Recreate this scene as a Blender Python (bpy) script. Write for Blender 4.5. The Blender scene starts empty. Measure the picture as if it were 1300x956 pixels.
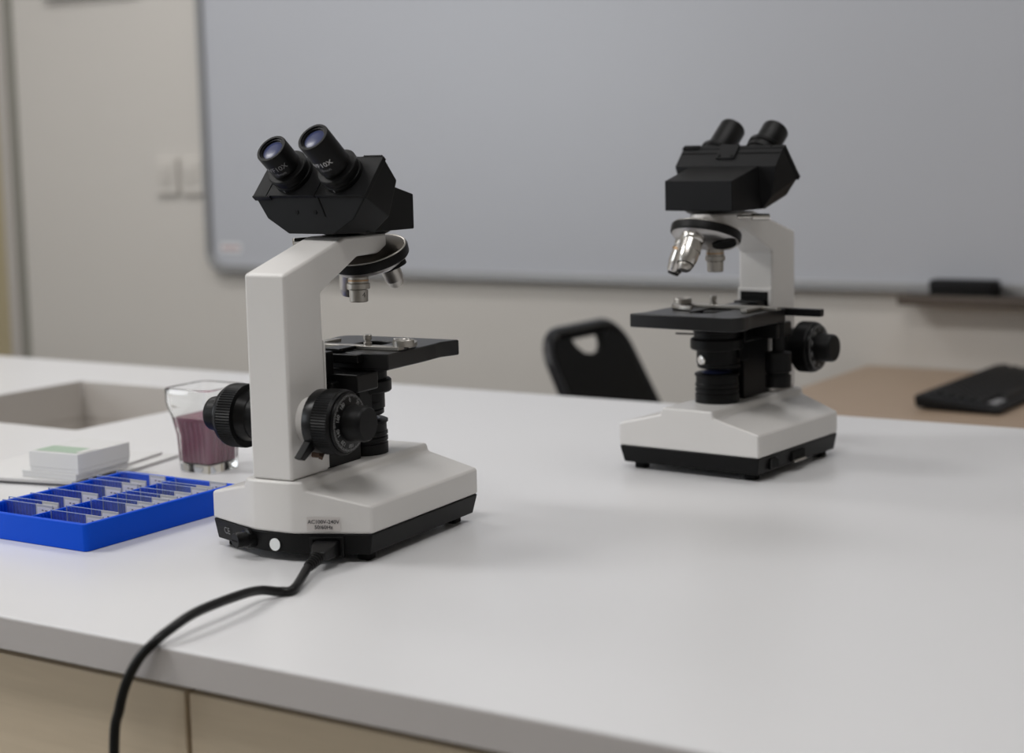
import bpy, bmesh, math, random
from mathutils import Vector, Matrix
random.seed(7)
S = 1.2            # metres per drawing unit
TZ = 0.80          # height of the bench top above the floor
COL = bpy.context.scene.collection
sin, cos, pi = math.sin, math.cos, math.pi

# ------------------------------------------------------------------ materials
def mat(name, color, rough=.5, metal=0., bump=0., bscale=300., spec=.5, coat=0., var=0., vscale=8., trans=0., ior=1.45, alpha=1.):
    m = bpy.data.materials.new(name); m.use_nodes = True
    nt = m.node_tree; b = nt.nodes['Principled BSDF']
    b.inputs['Base Color'].default_value = (*color, 1)
    b.inputs['Roughness'].default_value = rough
    b.inputs['Metallic'].default_value = metal
    b.inputs['Specular IOR Level'].default_value = spec
    b.inputs['Coat Weight'].default_value = coat
    b.inputs['Transmission Weight'].default_value = trans
    b.inputs['IOR'].default_value = ior
    tc = nt.nodes.new('ShaderNodeTexCoord')
    if bump:
        n = nt.nodes.new('ShaderNodeTexNoise'); n.inputs['Scale'].default_value = bscale; n.inputs['Detail'].default_value = 3
        nt.links.new(tc.outputs['Object'], n.inputs['Vector'])
        bp = nt.nodes.new('ShaderNodeBump'); bp.inputs['Strength'].default_value = bump; bp.inputs['Distance'].default_value = .0006
        nt.links.new(n.outputs['Fac'], bp.inputs['Height']); nt.links.new(bp.outputs['Normal'], b.inputs['Normal'])
    if var:
        n = nt.nodes.new('ShaderNodeTexNoise'); n.inputs['Scale'].default_value = vscale; n.inputs['Detail'].default_value = 4
        nt.links.new(tc.outputs['Object'], n.inputs['Vector'])
        mx = nt.nodes.new('ShaderNodeMix'); mx.data_type = 'RGBA'
        mx.inputs['A'].default_value = (*[c*(1-var) for c in color], 1); mx.inputs['B'].default_value = (*[min(1, c*(1+var)) for c in color], 1)
        nt.links.new(n.outputs['Fac'], mx.inputs['Factor']); nt.links.new(mx.outputs['Result'], b.inputs['Base Color'])
    return m

def wood(name, c1, c2, scale=(1, 14, 14), rough=.45):
    m = mat(name, c1, rough); nt = m.node_tree; b = nt.nodes['Principled BSDF']
    tc = nt.nodes.new('ShaderNodeTexCoord'); mp = nt.nodes.new('ShaderNodeMapping'); mp.inputs['Scale'].default_value = scale
    n = nt.nodes.new('ShaderNodeTexNoise'); n.inputs['Scale'].default_value = 6; n.inputs['Detail'].default_value = 6; n.inputs['Distortion'].default_value = .6
    mx = nt.nodes.new('ShaderNodeMix'); mx.data_type = 'RGBA'; mx.inputs['A'].default_value = (*c1, 1); mx.inputs['B'].default_value = (*c2, 1)
    nt.links.new(tc.outputs['Object'], mp.inputs['Vector']); nt.links.new(mp.outputs['Vector'], n.inputs['Vector'])
    nt.links.new(n.outputs['Fac'], mx.inputs['Factor']); nt.links.new(mx.outputs['Result'], b.inputs['Base Color'])
    return m

def emis(name, color, strength):
    m = bpy.data.materials.new(name); m.use_nodes = True; nt = m.node_tree
    b = nt.nodes['Principled BSDF']; b.inputs['Base Color'].default_value = (*color, 1)
    b.inputs['Emission Color'].default_value = (*color, 1); b.inputs['Emission Strength'].default_value = strength
    return m

M = dict(
    enamel=mat('white_enamel', (.705, .688, .668), .38, bump=.10, bscale=900, coat=.15),
    black=mat('black_plastic', (.0042, .0042, .0044), .42, bump=.15, bscale=1500, spec=.20),
    blackhead=mat('black_head_enamel', (.0105, .0106, .0112), .46, bump=.22, bscale=1800, spec=.14),
    blackmetal=mat('black_anodised_metal', (.0040, .0040, .0042), .32, spec=.24),
    rubber=mat('black_rubber', (.005, .005, .005), .7, spec=.2),
    chrome=mat('polished_steel', (.62, .60, .57), .22, 1., bump=.03, bscale=400),
    satin=mat('satin_nickel', (.42, .40, .37), .38, 1.),
    gold=mat('brass_ring', (.45, .30, .18), .35, 1.),
    brown=mat('bronzed_screw', (.16, .11, .085), .4, .8),
    lens=mat('coated_lens', (.040, .050, .125), .30, .0, spec=.6),
    ink=mat('dark_print', (.03, .03, .035), .6),
    whiteprint=mat('white_print', (.55, .55, .55), .6),
    greyprint=mat('grey_print', (.20, .20, .205), .6),
    dialprint=mat('dial_print', (.34, .34, .34), .6),
    sticker=mat('white_sticker', (.80, .82, .82), .4),
    tape=mat('clear_label_film', (.62, .585, .565), .4),
    laminate=mat('white_laminate', (.735, .733, .742), .30, bump=.03, bscale=700, spec=.4, var=.012, vscale=3),
    laminate_edge=mat('white_laminate_edge', (.60, .567, .556), .4),
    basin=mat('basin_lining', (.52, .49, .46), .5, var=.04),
    blue=mat('blue_plastic', (.001, .078, .66), .42, bump=.06, bscale=600, spec=.15),
    wall=mat('wall_paint', (.625, .597, .560), .8, bump=.12, bscale=180, var=.02, vscale=1.2),
    ceil=mat('ceiling_paint', (.75, .75, .73), .9, var=.02),
    floor=mat('floor_tiles', (.30, .29, .27), .5, var=.12, vscale=3),
    board=mat('whiteboard_enamel', (.492, .505, .545), .33, spec=.5, var=.01, vscale=2),
    alu=mat('grey_aluminium', (.36, .36, .365), .42, .7),
    darkalu=mat('tray_aluminium', (.13, .11, .095), .5, .3),
    plate=mat('switch_plastic', (.64, .61, .57), .4),
    wallbox=mat('wall_unit_plastic', (.45, .45, .44), .5),
    chair=mat('black_chair_plastic', (.0055, .0053, .0046), .5, bump=.15, bscale=500, spec=.12),
    tube=mat('black_chair_tube', (.010, .0105, .013), .25, .0, spec=.4, coat=.25),
    oak=wood('desk_laminate_wood', (.36, .265, .19), (.46, .345, .25), (2, 18, 18)),
    cabwood=wood('cabinet_laminate_wood', (.68, .56, .41), (.80, .67, .50), (1.5, 12, 22)),
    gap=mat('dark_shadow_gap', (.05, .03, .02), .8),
    doorwood=wood('door_veneer', (.40, .34, .21), (.46, .39, .25), (14, 14, 1.5)),
    trim=mat('door_trim_paint', (.50, .47, .44), .5),
    darktrim=mat('door_trim_seal', (.29, .285, .25), .6),
    key=mat('keyboard_plastic', (.007, .007, .0075), .45, spec=.25, bump=.1, bscale=700),
    keycap=mat('keycap_plastic', (.010, .010, .011), .4, spec=.25),
    keylabel=mat('keyboard_label', (.30, .30, .31), .4),
    eraser=mat('eraser_plastic', (.007, .007, .008), .5, spec=.25),
    felt=mat('eraser_felt', (.008, .008, .008), .95),
    paper=mat('white_paper', (.66, .655, .65), .6, var=.015, vscale=20),
    papergrey=mat('booklet_paper', (.68, .66, .65), .6),
    carton=mat('white_carton', (.66, .66, .655), .5, var=.02, vscale=30),
    green=mat('green_print', (.36, .47, .37), .5),
    red=mat('faded_red_print', (.50, .36, .38), .5),
    cord=mat('black_cord_rubber', (.0055, .0055, .006), .38, spec=.35),
    frost=mat('frosted_slide_end', (.52, .525, .53), .55),
    slidepaper=mat('slide_label_paper', (.74, .73, .75), .6),
    specimen=mat('slide_label_ink', (.16, .13, .16), .6),
    windowwhite=mat('window_frame_paint', (.7, .7, .7), .5),
)
def glass(name, color, rough=0., ior=1.5):
    m = bpy.data.materials.new(name); m.use_nodes = True; b = m.node_tree.nodes['Principled BSDF']
    b.inputs['Base Color'].default_value = (*color, 1); b.inputs['Roughness'].default_value = rough
    b.inputs['Transmission Weight'].default_value = 1.; b.inputs['IOR'].default_value = ior
    return m
M['glass'] = glass('clear_glass', (.97, .975, .97))
M['slideglass'] = mat('slide_glass', (.55, .62, .75), .1, spec=.3); M['slideglass'].node_tree.nodes['Principled BSDF'].inputs['Alpha'].default_value = .05
M['slideedge'] = mat('ground_slide_edge', (.30, .38, .62), .4)
M['stagemat'] = mat('black_stage_enamel', (.0075, .0075, .008), .34, bump=.1, bscale=1500, spec=.5)
M['dome'] = mat('nosepiece_dome_metal', (.10, .088, .075), .4, .8)
M['dish'] = mat('nosepiece_dish_metal', (.40, .39, .385), .36, 1.)
def stain():
    m = mat('purple_stain', (.40, .125, .215), .15, spec=.5, trans=.25, ior=1.35)
    return m
M['stain'] = stain()
M['stainfilm'] = mat('purple_stain_rib', (.42, .22, .29), .3)

# ------------------------------------------------------------------ mesh builder
class MB:
    def __init__(self): self.bm = bmesh.new()
    def merge(self, other, mtx=None):
        if mtx is not None: other.transform(mtx)
        me = bpy.data.meshes.new('t'); other.to_mesh(me); self.bm.from_mesh(me); bpy.data.meshes.remove(me); other.free(); return self
    def poly(self, pts, faces):
        b = self.bm; v = [b.verts.new(p) for p in pts]
        for f in faces: b.faces.new([v[i] for i in f])
        return self
    def box(self, x0, x1, y0, y1, z0, z1):
        p = [(x, y, z) for z in (z0, z1) for y in (y0, y1) for x in (x0, x1)]
        return self.poly(p, [(0, 2, 3, 1), (4, 5, 7, 6), (0, 1, 5, 4), (2, 6, 7, 3), (0, 4, 6, 2), (1, 3, 7, 5)])
    def prism(self, pts, a, b, axis='x'):
        f = {'x': lambda p, t: (t, p[0], p[1]), 'y': lambda p, t: (p[0], t, p[1]), 'z': lambda p, t: (p[0], p[1], t)}[axis]
        n = len(pts); P = [f(p, a) for p in pts] + [f(p, b) for p in pts]
        return self.poly(P, [tuple(range(n)), tuple(range(2*n-1, n-1, -1))] + [(i, i+n, (i+1) % n+n, (i+1) % n) for i in range(n)])
    def loft(self, rings, cap=True):
        n = len(rings[0]); P = [p for r in rings for p in r]; F = []
        for k in range(len(rings)-1):
            for i in range(n): F.append((k*n+i, k*n+(i+1) % n, (k+1)*n+(i+1) % n, (k+1)*n+i))
        if cap: F += [tuple(range(n-1, -1, -1)), tuple(range((len(rings)-1)*n, len(rings)*n))]
        return self.poly(P, F)
    def lathe(self, prof, o=(0, 0, 0), axis=(0, 0, 1), seg=40, knurl=None):
        """prof: (radius, height). knurl: set of profile indices whose radius alternates."""
        a = Vector(axis).normalized(); q = a.to_track_quat('Z', 'Y').to_matrix(); o = Vector(o)
        rings = []
        for i, (r, h) in enumerate(prof):
            ring = []
            for k in range(seg):
                rr = max(r, 1e-5)
                if knurl and i in knurl and k % 2: rr -= knurl[i]
                t = 2*pi*k/seg
                ring.append(o + q @ Vector((rr*cos(t), rr*sin(t), h)))
            rings.append(ring)
        return self.loft(rings)
    def cyl(self, p0, p1, r0, r1=None, seg=24):
        p0, p1 = Vector(p0), Vector(p1); r1 = r0 if r1 is None else r1
        return self.lathe([(r0, 0), (r1, (p1-p0).length)], p0, p1-p0, seg)
    def tube(self, pts, r, seg=12, closed=False):
        pts = [Vector(p) for p in pts]; n = len(pts); rings = []; up = Vector((0, 0, 1)); prev = None
        for i, p in enumerate(pts):
            if closed: t = (pts[(i+1) % n]-pts[i-1]).normalized()
            else: t = (pts[min(i+1, n-1)]-pts[max(i-1, 0)]).normalized()
            if prev is None:
                u = t.cross(up)
                if u.length < 1e-3: u = t.cross(Vector((1, 0, 0)))
                u.normalize()
            else: u = (prev - t*prev.dot(t)).normalized()
            prev = u; w = t.cross(u)
            rr = r[i] if isinstance(r, (list, tuple)) else r
            rings.append([p + (u*cos(2*pi*k/seg) + w*sin(2*pi*k/seg))*rr for k in range(seg)])
        if closed: rings.append(rings[0]); return self.loft(rings, cap=False)
        return self.loft(rings)
    def hull(self, pts):
        b = bmesh.new(); vs = [b.verts.new(p) for p in pts]
        r = bmesh.ops.convex_hull(b, input=vs)
        bmesh.ops.delete(b, geom=[g for g in r['geom_interior'] + r['geom_unused'] if isinstance(g, bmesh.types.BMVert)], context='VERTS')
        bmesh.ops.dissolve_limit(b, angle_limit=.01, verts=b.verts, edges=b.edges)
        return self.merge(b)
    def holed(self, outer, inner, z0, z1, fn=None):
        """flat plate with one hole, extruded z0..z1"""
        b = bmesh.new(); E = []
        for loop in (outer, inner):
            v = [b.verts.new((p[0], p[1], z0)) for p in loop]
            E += [b.edges.new((v[i], v[(i+1) % len(v)])) for i in range(len(v))]
        bmesh.ops.triangle_fill(b, use_beauty=True, edges=E)
        g = bmesh.ops.extrude_face_region(b, geom=list(b.faces))
        bmesh.ops.translate(b, verts=[x for x in g['geom'] if isinstance(x, bmesh.types.BMVert)], vec=(0, 0, z1-z0))
        if fn:
            for v in b.verts: v.co = Vector(fn(v.co))
        return self.merge(b)
    def cut(self, co, no):
        b = self.bm
        bmesh.ops.bisect_plane(b, geom=b.verts[:]+b.edges[:]+b.faces[:], plane_co=co, plane_no=no, clear_outer=True, dist=1e-7)
        ed = [e for e in b.edges if e.is_boundary]
        if ed: bmesh.ops.holes_fill(b, edges=ed, sides=0)
        return self
    def build(self, name, m, parent=None, bevel=0., seg=2, angle=35, sharp=32):
        b = self.bm
        bmesh.ops.remove_doubles(b, verts=b.verts, dist=1e-6)
        bmesh.ops.recalc_face_normals(b, faces=b.faces)
        for v in b.verts: v.co *= S
        me = bpy.data.meshes.new(name); b.to_mesh(me); b.free()
        me.materials.append(m if not isinstance(m, str) else M[m])
        for p in me.polygons: p.use_smooth = True
        me.set_sharp_from_angle(angle=math.radians(sharp))
        o = bpy.data.objects.new(name, me); COL.objects.link(o)
        if parent: o.parent = parent
        if bevel:
            md = o.modifiers.new('bevel', 'BEVEL'); md.width = bevel*S; md.segments = seg; md.limit_method = 'ANGLE'; md.angle_limit = math.radians(angle); md.harden_normals = True
        return o

def text_mb(body, size, fn, bold=0.0):
    cu = bpy.data.curves.new('t', 'FONT'); cu.body = body; cu.size = size; cu.align_x = 'CENTER'; cu.align_y = 'CENTER'; cu.resolution_u = 3; cu.offset = bold
    ob = bpy.data.objects.new('t', cu); COL.objects.link(ob)
    dg = bpy.context.evaluated_depsgraph_get(); dg.update()
    me = bpy.data.meshes.new_from_object(ob.evaluated_get(dg))
    mb = MB(); mb.bm.from_mesh(me)
    for v in mb.bm.verts: v.co = Vector(fn(v.co.x, v.co.y))
    bpy.data.objects.remove(ob); bpy.data.curves.remove(cu); bpy.data.meshes.remove(me)
    return mb

def tag(o, label=None, cat=None, group=None, kind=None):
    for k, v in (('label', label), ('category', cat), ('group', group), ('kind', kind)):
        if v: o[k] = v
    return o
def thing(name, label, cat, loc=(0, 0, 0), rz=0., group=None):
    o = bpy.data.objects.new(name, None); COL.objects.link(o); o.empty_display_size = .05
    o.location = (loc[0]*S, loc[1]*S, loc[2]*S+TZ); o.rotation_euler = (0, 0, rz)
    return tag(o, label, cat, group)
def struct(name, mb, m, parent=None, **k):
    o = mb.build(name, m, parent, **k); o['kind'] = 'structure'
    if parent is None: o.location.z += TZ
    return o

# bench frame: u runs along the bench and wall, v goes away from the camera towards the wall
TB = -.5726
D = Vector((cos(TB), sin(TB), 0)); N = Vector((-sin(TB), cos(TB), 0))
def W3(u, v, z=0.): return D*u + N*v + Vector((0, 0, z))
def ubox(mb, u0, u1, v0, v1, z0, z1):
    p = [W3(u, v, z) for z in (z0, z1) for v in (v0, v1) for u in (u0, u1)]
    return mb.poly(p, [(0, 2, 3, 1), (4, 5, 7, 6), (0, 1, 5, 4), (2, 6, 7, 3), (0, 4, 6, 2), (1, 3, 7, 5)])
def rrect(x0, x1, y0, y1, r, n=6):
    pts = []
    for cx, cy, a in ((x1-r, y1-r, 0), (x0+r, y1-r, 90), (x0+r, y0+r, 180), (x1-r, y0+r, 270)):
        for k in range(n+1):
            t = math.radians(a+90*k/n); pts.append((cx+r*cos(t), cy+r*sin(t)))
    return pts

# ------------------------------------------------------------------ room
V = 2.68; FZ = -TZ/S; CZ = (2.75-TZ)/S
UL, UR, VN = -3.9, 1.6, -2.2
struct('wall_back', ubox(MB(), UL-.1, UR+.1, V, V+.12, FZ, CZ), 'wall')
struct('wall_left', ubox(MB(), UL-.1, UL, VN, V, FZ, CZ), 'wall')
struct('wall_right', ubox(MB(), UR, UR+.1, VN, V, FZ, CZ), 'wall')
struct('wall_front', ubox(MB(), UL-.1, UR+.1, VN-.1, VN, FZ, CZ), 'wall')
struct('floor', ubox(MB(), UL-.1, UR+.1, VN-.1, V+.1, FZ-.08, FZ), 'floor')
struct('ceiling', ubox(MB(), UL-.1, UR+.1, VN-.1, V+.1, CZ, CZ+.08), 'ceil')
# door in the back wall, at the left end of the picture
d = struct('door_1', ubox(MB(), -3.80, -3.109, V-.012, V+.02, FZ, 1.12), 'doorwood', bevel=.002)
f = MB(); ubox(f, -3.109, -3.078, V-.020, V+.01, FZ, 1.16); ubox(f, -3.85, -3.80, V-.020, V+.01, FZ, 1.16); ubox(f, -3.80, -3.109, V-.020, V+.01, 1.12, 1.16)
struct('trim_1', f, 'trim', bevel=.003)
f = MB(); ubox(f, -3.078, -3.064, V-.010, V+.01, FZ, 1.17)
struct('trim_2', f, 'darktrim', bevel=.002)

# wall unit whose lower edge just shows at the top of the picture
w = thing('wall_box', 'grey wall unit, only its lower edge showing at the top of the photo', 'wall unit', W3(-2.80, V, .650))
w.rotation_euler.z = TB
MB().box(-.145, .145, -.024, 0, 0, .20).build('body', 'wallbox', w, bevel=.008)
MB().box(-.135, .135, -.0255, -.024, .02, .18).build('front_panel', 'plate', w, bevel=.001)

# light switches
def switch(u0, u1, z0, z1, label):
    t = thing('light_switch', label, 'light switch', W3((u0+u1)/2, V, (z0+z1)/2), TB, 'light switches left of the whiteboard')
    w, h = (u1-u0)/2, (z1-z0)/2
    MB().box(-w, w, -.012, 0, -h, h).build('face_plate', 'plate', t, bevel=.004, seg=3)
    MB().hull([(x, y, z) for x in (-w*.55, w*.55) for y, z in ((-.012, -h*.6), (-.012, h*.6), (-.0165, h*.55), (-.013, -h*.55))]).build('rocker', 'plate', t, bevel=.001)
switch(-2.6276, -2.566, .2155, .2955, 'cream square light switch on the wall, the one farther from the whiteboard')
switch(-2.5555, -2.494, .2155, .2955, 'cream square light switch close against the left edge of the whiteboard')

# whiteboard
wb = thing('whiteboard', 'large white dry erase board with rounded grey frame on the back wall', 'whiteboard', W3(-1.30, V, .05), TB)
bl, br, bb, bt = -2.484+1.30, 1.15, .0, 1.05
mp = lambda z0, z1: (lambda c: (c.x, -c.z, c.y))
MB().holed(rrect(bl, br, bb, bt, .045), rrect(bl+.014, br-.014, bb+.018, bt-.018, .034), .0, .022, mp(0, 0)).build('frame', 'alu', wb, bevel=.003)
MB().prism([(x, z) for x, z in rrect(bl+.006, br-.006, bb+.006, bt-.006, .038)], -.010, -.001, 'y').build('writing_surface', 'board', wb)
MB().box(bl+.034, bl+.092, -.0106, -.0102, .044, .064).build('printed_logo', 'sticker', wb)
MB().box(bl+.038, bl+.088, -.0112, -.0107, .049, .058).build('printed_mark', 'red', wb)
# pen tray + eraser
pt = thing('pen_tray', 'long dark metal pen tray under the lower right edge of the whiteboard', 'tray', W3(-.60, V, .0435), TB)
MB().prism([(-.001, -.004), (-.056, -.009), (-.063, -.008), (-.065, -.004), (-.065, .009), (-.062, .009), (-.060, .006), (-.001, .006)], -.345, .60, 'x').build('ledge', 'darkalu', pt, bevel=.001)
e = thing('whiteboard_eraser', 'black block eraser lying on the pen tray of the whiteboard', 'eraser', W3(-.843, V-.043, .0500), TB)
MB().prism(rrect(-.052, .056, -.019, .019, .008), .008, .027, 'z').build('handle', 'eraser', e, bevel=.004, seg=3)
MB().prism(rrect(-.051, .055, -.018, .018, .006), 0, .008, 'z').build('felt_pad', 'felt', e)

# ------------------------------------------------------------------ bench
h0u, h1u, h0v, h1v = -1.745, -1.435, 1.312, 1.611
BU0, BU1, BV0, BV1, BT = -3.3, 1.25, .749, 1.759, .0238
top = MB().holed([(BU0, BV0), (BU1, BV0), (BU1, BV1), (BU0, BV1)], rrect(h0u, h1u, h0v, h1v, .006, 3), -BT, 0., lambda c: W3(c.x, c.y, c.z)).build('worktop', 'laminate', None, bevel=.0011, seg=2)
top.location.z = TZ
tag(top, 'long white laminate laboratory worktop with a rectangular cut-out', 'worktop')
edge = MB(); ubox(edge, BU0+.001, BU1-.001, BV0-.0006, BV0+.002, -BT+.0012, -.0014)
edge.build('edge_band', 'laminate_edge', top)
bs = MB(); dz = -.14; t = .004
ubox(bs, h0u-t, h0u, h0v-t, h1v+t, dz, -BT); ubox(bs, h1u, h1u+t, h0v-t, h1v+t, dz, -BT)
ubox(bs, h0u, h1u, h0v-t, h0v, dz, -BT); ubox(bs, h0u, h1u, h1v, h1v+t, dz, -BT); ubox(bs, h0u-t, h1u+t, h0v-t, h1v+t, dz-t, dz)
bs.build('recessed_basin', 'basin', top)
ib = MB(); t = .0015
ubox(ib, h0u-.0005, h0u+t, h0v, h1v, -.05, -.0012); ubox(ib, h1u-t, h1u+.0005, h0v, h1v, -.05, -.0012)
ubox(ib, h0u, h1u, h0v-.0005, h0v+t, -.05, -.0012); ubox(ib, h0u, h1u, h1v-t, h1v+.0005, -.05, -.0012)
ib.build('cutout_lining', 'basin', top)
# cabinet units below the worktop
cabs = [(-3.2, -2.2, 'beige wooden base cabinet under the far left end of the worktop'), (-2.196, -1.196, 'beige wooden base cabinet second from the left under the worktop'),
        (-1.192, -.30, 'beige wooden base cabinet under the front edge where the cord hangs'), (-.296, 1.15, 'beige wooden base cabinet under the right part of the worktop')]
for u0, u1, lab in cabs:
    c = thing('base_cabinet', lab, 'cabinet', W3((u0+u1)/2, BV0+.02, FZ), TB, 'base cabinets under the worktop')
    w = (u1-u0)/2; H = -BT-FZ
    body = MB().box(-w, w, .012, .30 if u0 < -1.2 else .95, .07, H-.0005).build('body', 'cabwood', c)
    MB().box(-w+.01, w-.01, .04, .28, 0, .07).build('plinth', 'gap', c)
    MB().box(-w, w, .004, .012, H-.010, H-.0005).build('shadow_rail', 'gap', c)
    for s in (0, 1):
        a, b = (-w+.003, -.002) if s == 0 else (.002, w-.003)
        dr = MB().box(a, b, -.006, .010, H-.16, H-.0092).build('drawer', 'cabwood', c, bevel=.0012)
        MB().box((a+b)/2-.05, (a+b)/2+.05, -.016, -.006, H-.10, H-.092).build('handle', 'alu', dr, bevel=.002)
        do = MB().box(a, b, -.006, .010, .075, H-.164).build('door', 'cabwood', c, bevel=.0012)
        x = b-.03 if s == 0 else a+.03
        MB().box(x-.004, x+.004, -.016, -.006, H-.30, H-.20).build('handle', 'alu', do, bevel=.002)

# ------------------------------------------------------------------ desk, keyboard, chair behind the bench
DZ = -.074
dk = thing('desk', 'light brown wooden desk against the wall behind the white bench', 'desk', W3(-1.018, V-.005, FZ), TB)
H = DZ-FZ
MB().box(0, 1.20, -.50, 0, H-.022, H).build('desktop', 'oak', dk, bevel=.0015)
for x in (.135, 1.05): MB().box(x, x+.02, -.47, -.02, 0, H-.022).build('side_panel', 'oak', dk, bevel=.001)
MB().box(.15, 1.06, -.06, -.045, H-.30, H-.022).build('back_panel', 'oak', dk)

ka = TB+math.radians(88.5)
kb = thing('keyboard', 'black computer keyboard lying on the wooden desk', 'keyboard', W3(-.790, 2.262, DZ), ka)
# local x runs along the keyboard (away), local y to its back edge (left in the picture)
L_, Wd = .345, .118
MB().loft([[(0, -Wd, .001), (L_, -Wd, .001), (L_, 0, .004), (0, 0, .004)],
           [(-.002, -Wd-.002, .007), (L_+.002, -Wd-.002, .007), (L_+.002, .002, .020), (-.002, .002, .020)],
           [(.004, -Wd+.004, .0105), (L_-.004, -Wd+.004, .0105), (L_-.004, -.004, .023), (.004, -.004, .023)]]).build('case', 'key', kb, bevel=.0025, seg=3)
kz = lambda y: .0105+(y+Wd-.004)/(Wd-.008)*.0125
keys = MB()
for r in range(6):
    y0 = -.016-r*.0155
    for c in range(17):
        x0 = .012+c*.0188
        if r == 5 and c < 3: continue
        if r == 5 and 4 <= c <= 8:
            if c > 4: continue
            w = .0188*5-.0025
        else: w = .0163
        y1 = y0-.0130
        b0 = [(x0, y1, kz(y1)-.001), (x0+w, y1, kz(y1)-.001), (x0+w, y0, kz(y0)-.001), (x0, y0, kz(y0)-.001)]
        i = .002
        b1 = [(x0+i, y1+i, kz(y1)+.005), (x0+w-i, y1+i, kz(y1)+.005), (x0+w-i, y0-i, kz(y0)+.005), (x0+i, y0-i, kz(y0)+.005)]
        keys.loft([b0, b1])
keys.build('keycaps', 'keycap', kb)
MB().poly([(.018, -.1085, kz(-.1085)+.0012), (.064, -.1085, kz(-.1085)+.0012), (.064, -.0965, kz(-.0965)+.0012), (.018, -.0965, kz(-.0965)+.0012)], [(0, 1, 2, 3)]).build('badge', 'keylabel', kb)
for x in (.03, L_-.03): MB().box(x-.01, x+.01, -.014, -.006, 0, .006).build('foot', 'rubber', kb)

# chair: faces +u (to the right), back reclined to the left
ch = thing('stacking_chair', 'black stacking chair with a hand hole in its backrest, behind the bench', 'chair', W3(-1.27, 2.254, FZ), TB)
# local x = +u (forward), local y = +v, local z up from the floor
seatz = (.45)/S; ztop = .022-FZ
ang = math.radians(27); bx0, bz0 = .0, ztop-.115      # a point on the back, (x,z)
def backpt(s, y, off=0.):          # s = distance up along the reclined back from bz0
    return Vector((bx0-sin(ang)*s+cos(ang)*off, y, bz0+cos(ang)*s+sin(ang)*off))
def back_outline(w0, w1, s0, s1, r):
    pts = [(-w0, s0), (w0, s0)]
    for k in range(9):
        t = pi/2*k/8; pts.append((w1-r+r*cos(t), s1-r+r*sin(t)))
    for k in range(9):
        t = pi/2*k/8; pts.append((-w1+r-r*sin(t), s1-r+r*cos(t)))
    return pts
sT = .115/cos(ang)
outer = back_outline(.126, .112, -.19, sT-.008, .048)
hole = [(-.042, sT-.017), (.044, sT-.017), (.040, sT-.030), (.026, sT-.042), (.0, sT-.047), (-.024, sT-.042), (-.037, sT-.030)]
MB().holed(outer, hole, -.006, .006, lambda c: backpt(c.y, c.x, c.z)).build('backrest', 'chair', ch, bevel=.003)
fr = back_outline(.135, .121, -.19, sT, .055)[1:]+[(-.135, -.19)]
path = [backpt(s, y) for y, s in fr]
sd = lambda y: [Vector((.06, y, seatz-.02)), Vector((.10, y, .25)), Vector((.13, y, .02)), ]
bt_ = backpt(-.19, .135)
low = lambda y: [Vector((bt_.x+.01, y, bt_.z-.06)), Vector((bt_.x-.01, y, bt_.z-.14)), Vector((bt_.x-.05, y, bt_.z-.28)), Vector((bt_.x-.075, y, .012))]
MB().tube(path, .0078, 12).build('back_tube', 'tube', ch)
for y in (.135, -.135):
    MB().tube([backpt(-.18, y)]+low(y), .0085, 12).build('leg', 'tube', ch)
    MB().tube([Vector((.08, y, seatz-.025)), Vector((.33, y, seatz-.025)), Vector((.345, y, seatz-.05)), Vector((.36, y, .012))], .0085, 12).build('leg', 'tube', ch)
MB().prism(rrect(.02, .36, -.145, .145, .05), seatz-.018, seatz+.012, 'z').build('seat', 'chair', ch, bevel=.008, seg=3)
MB().box(.0, .10, -.135, .135, seatz-.026, seatz-.018).build('seat_frame', 'tube', ch)

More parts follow.
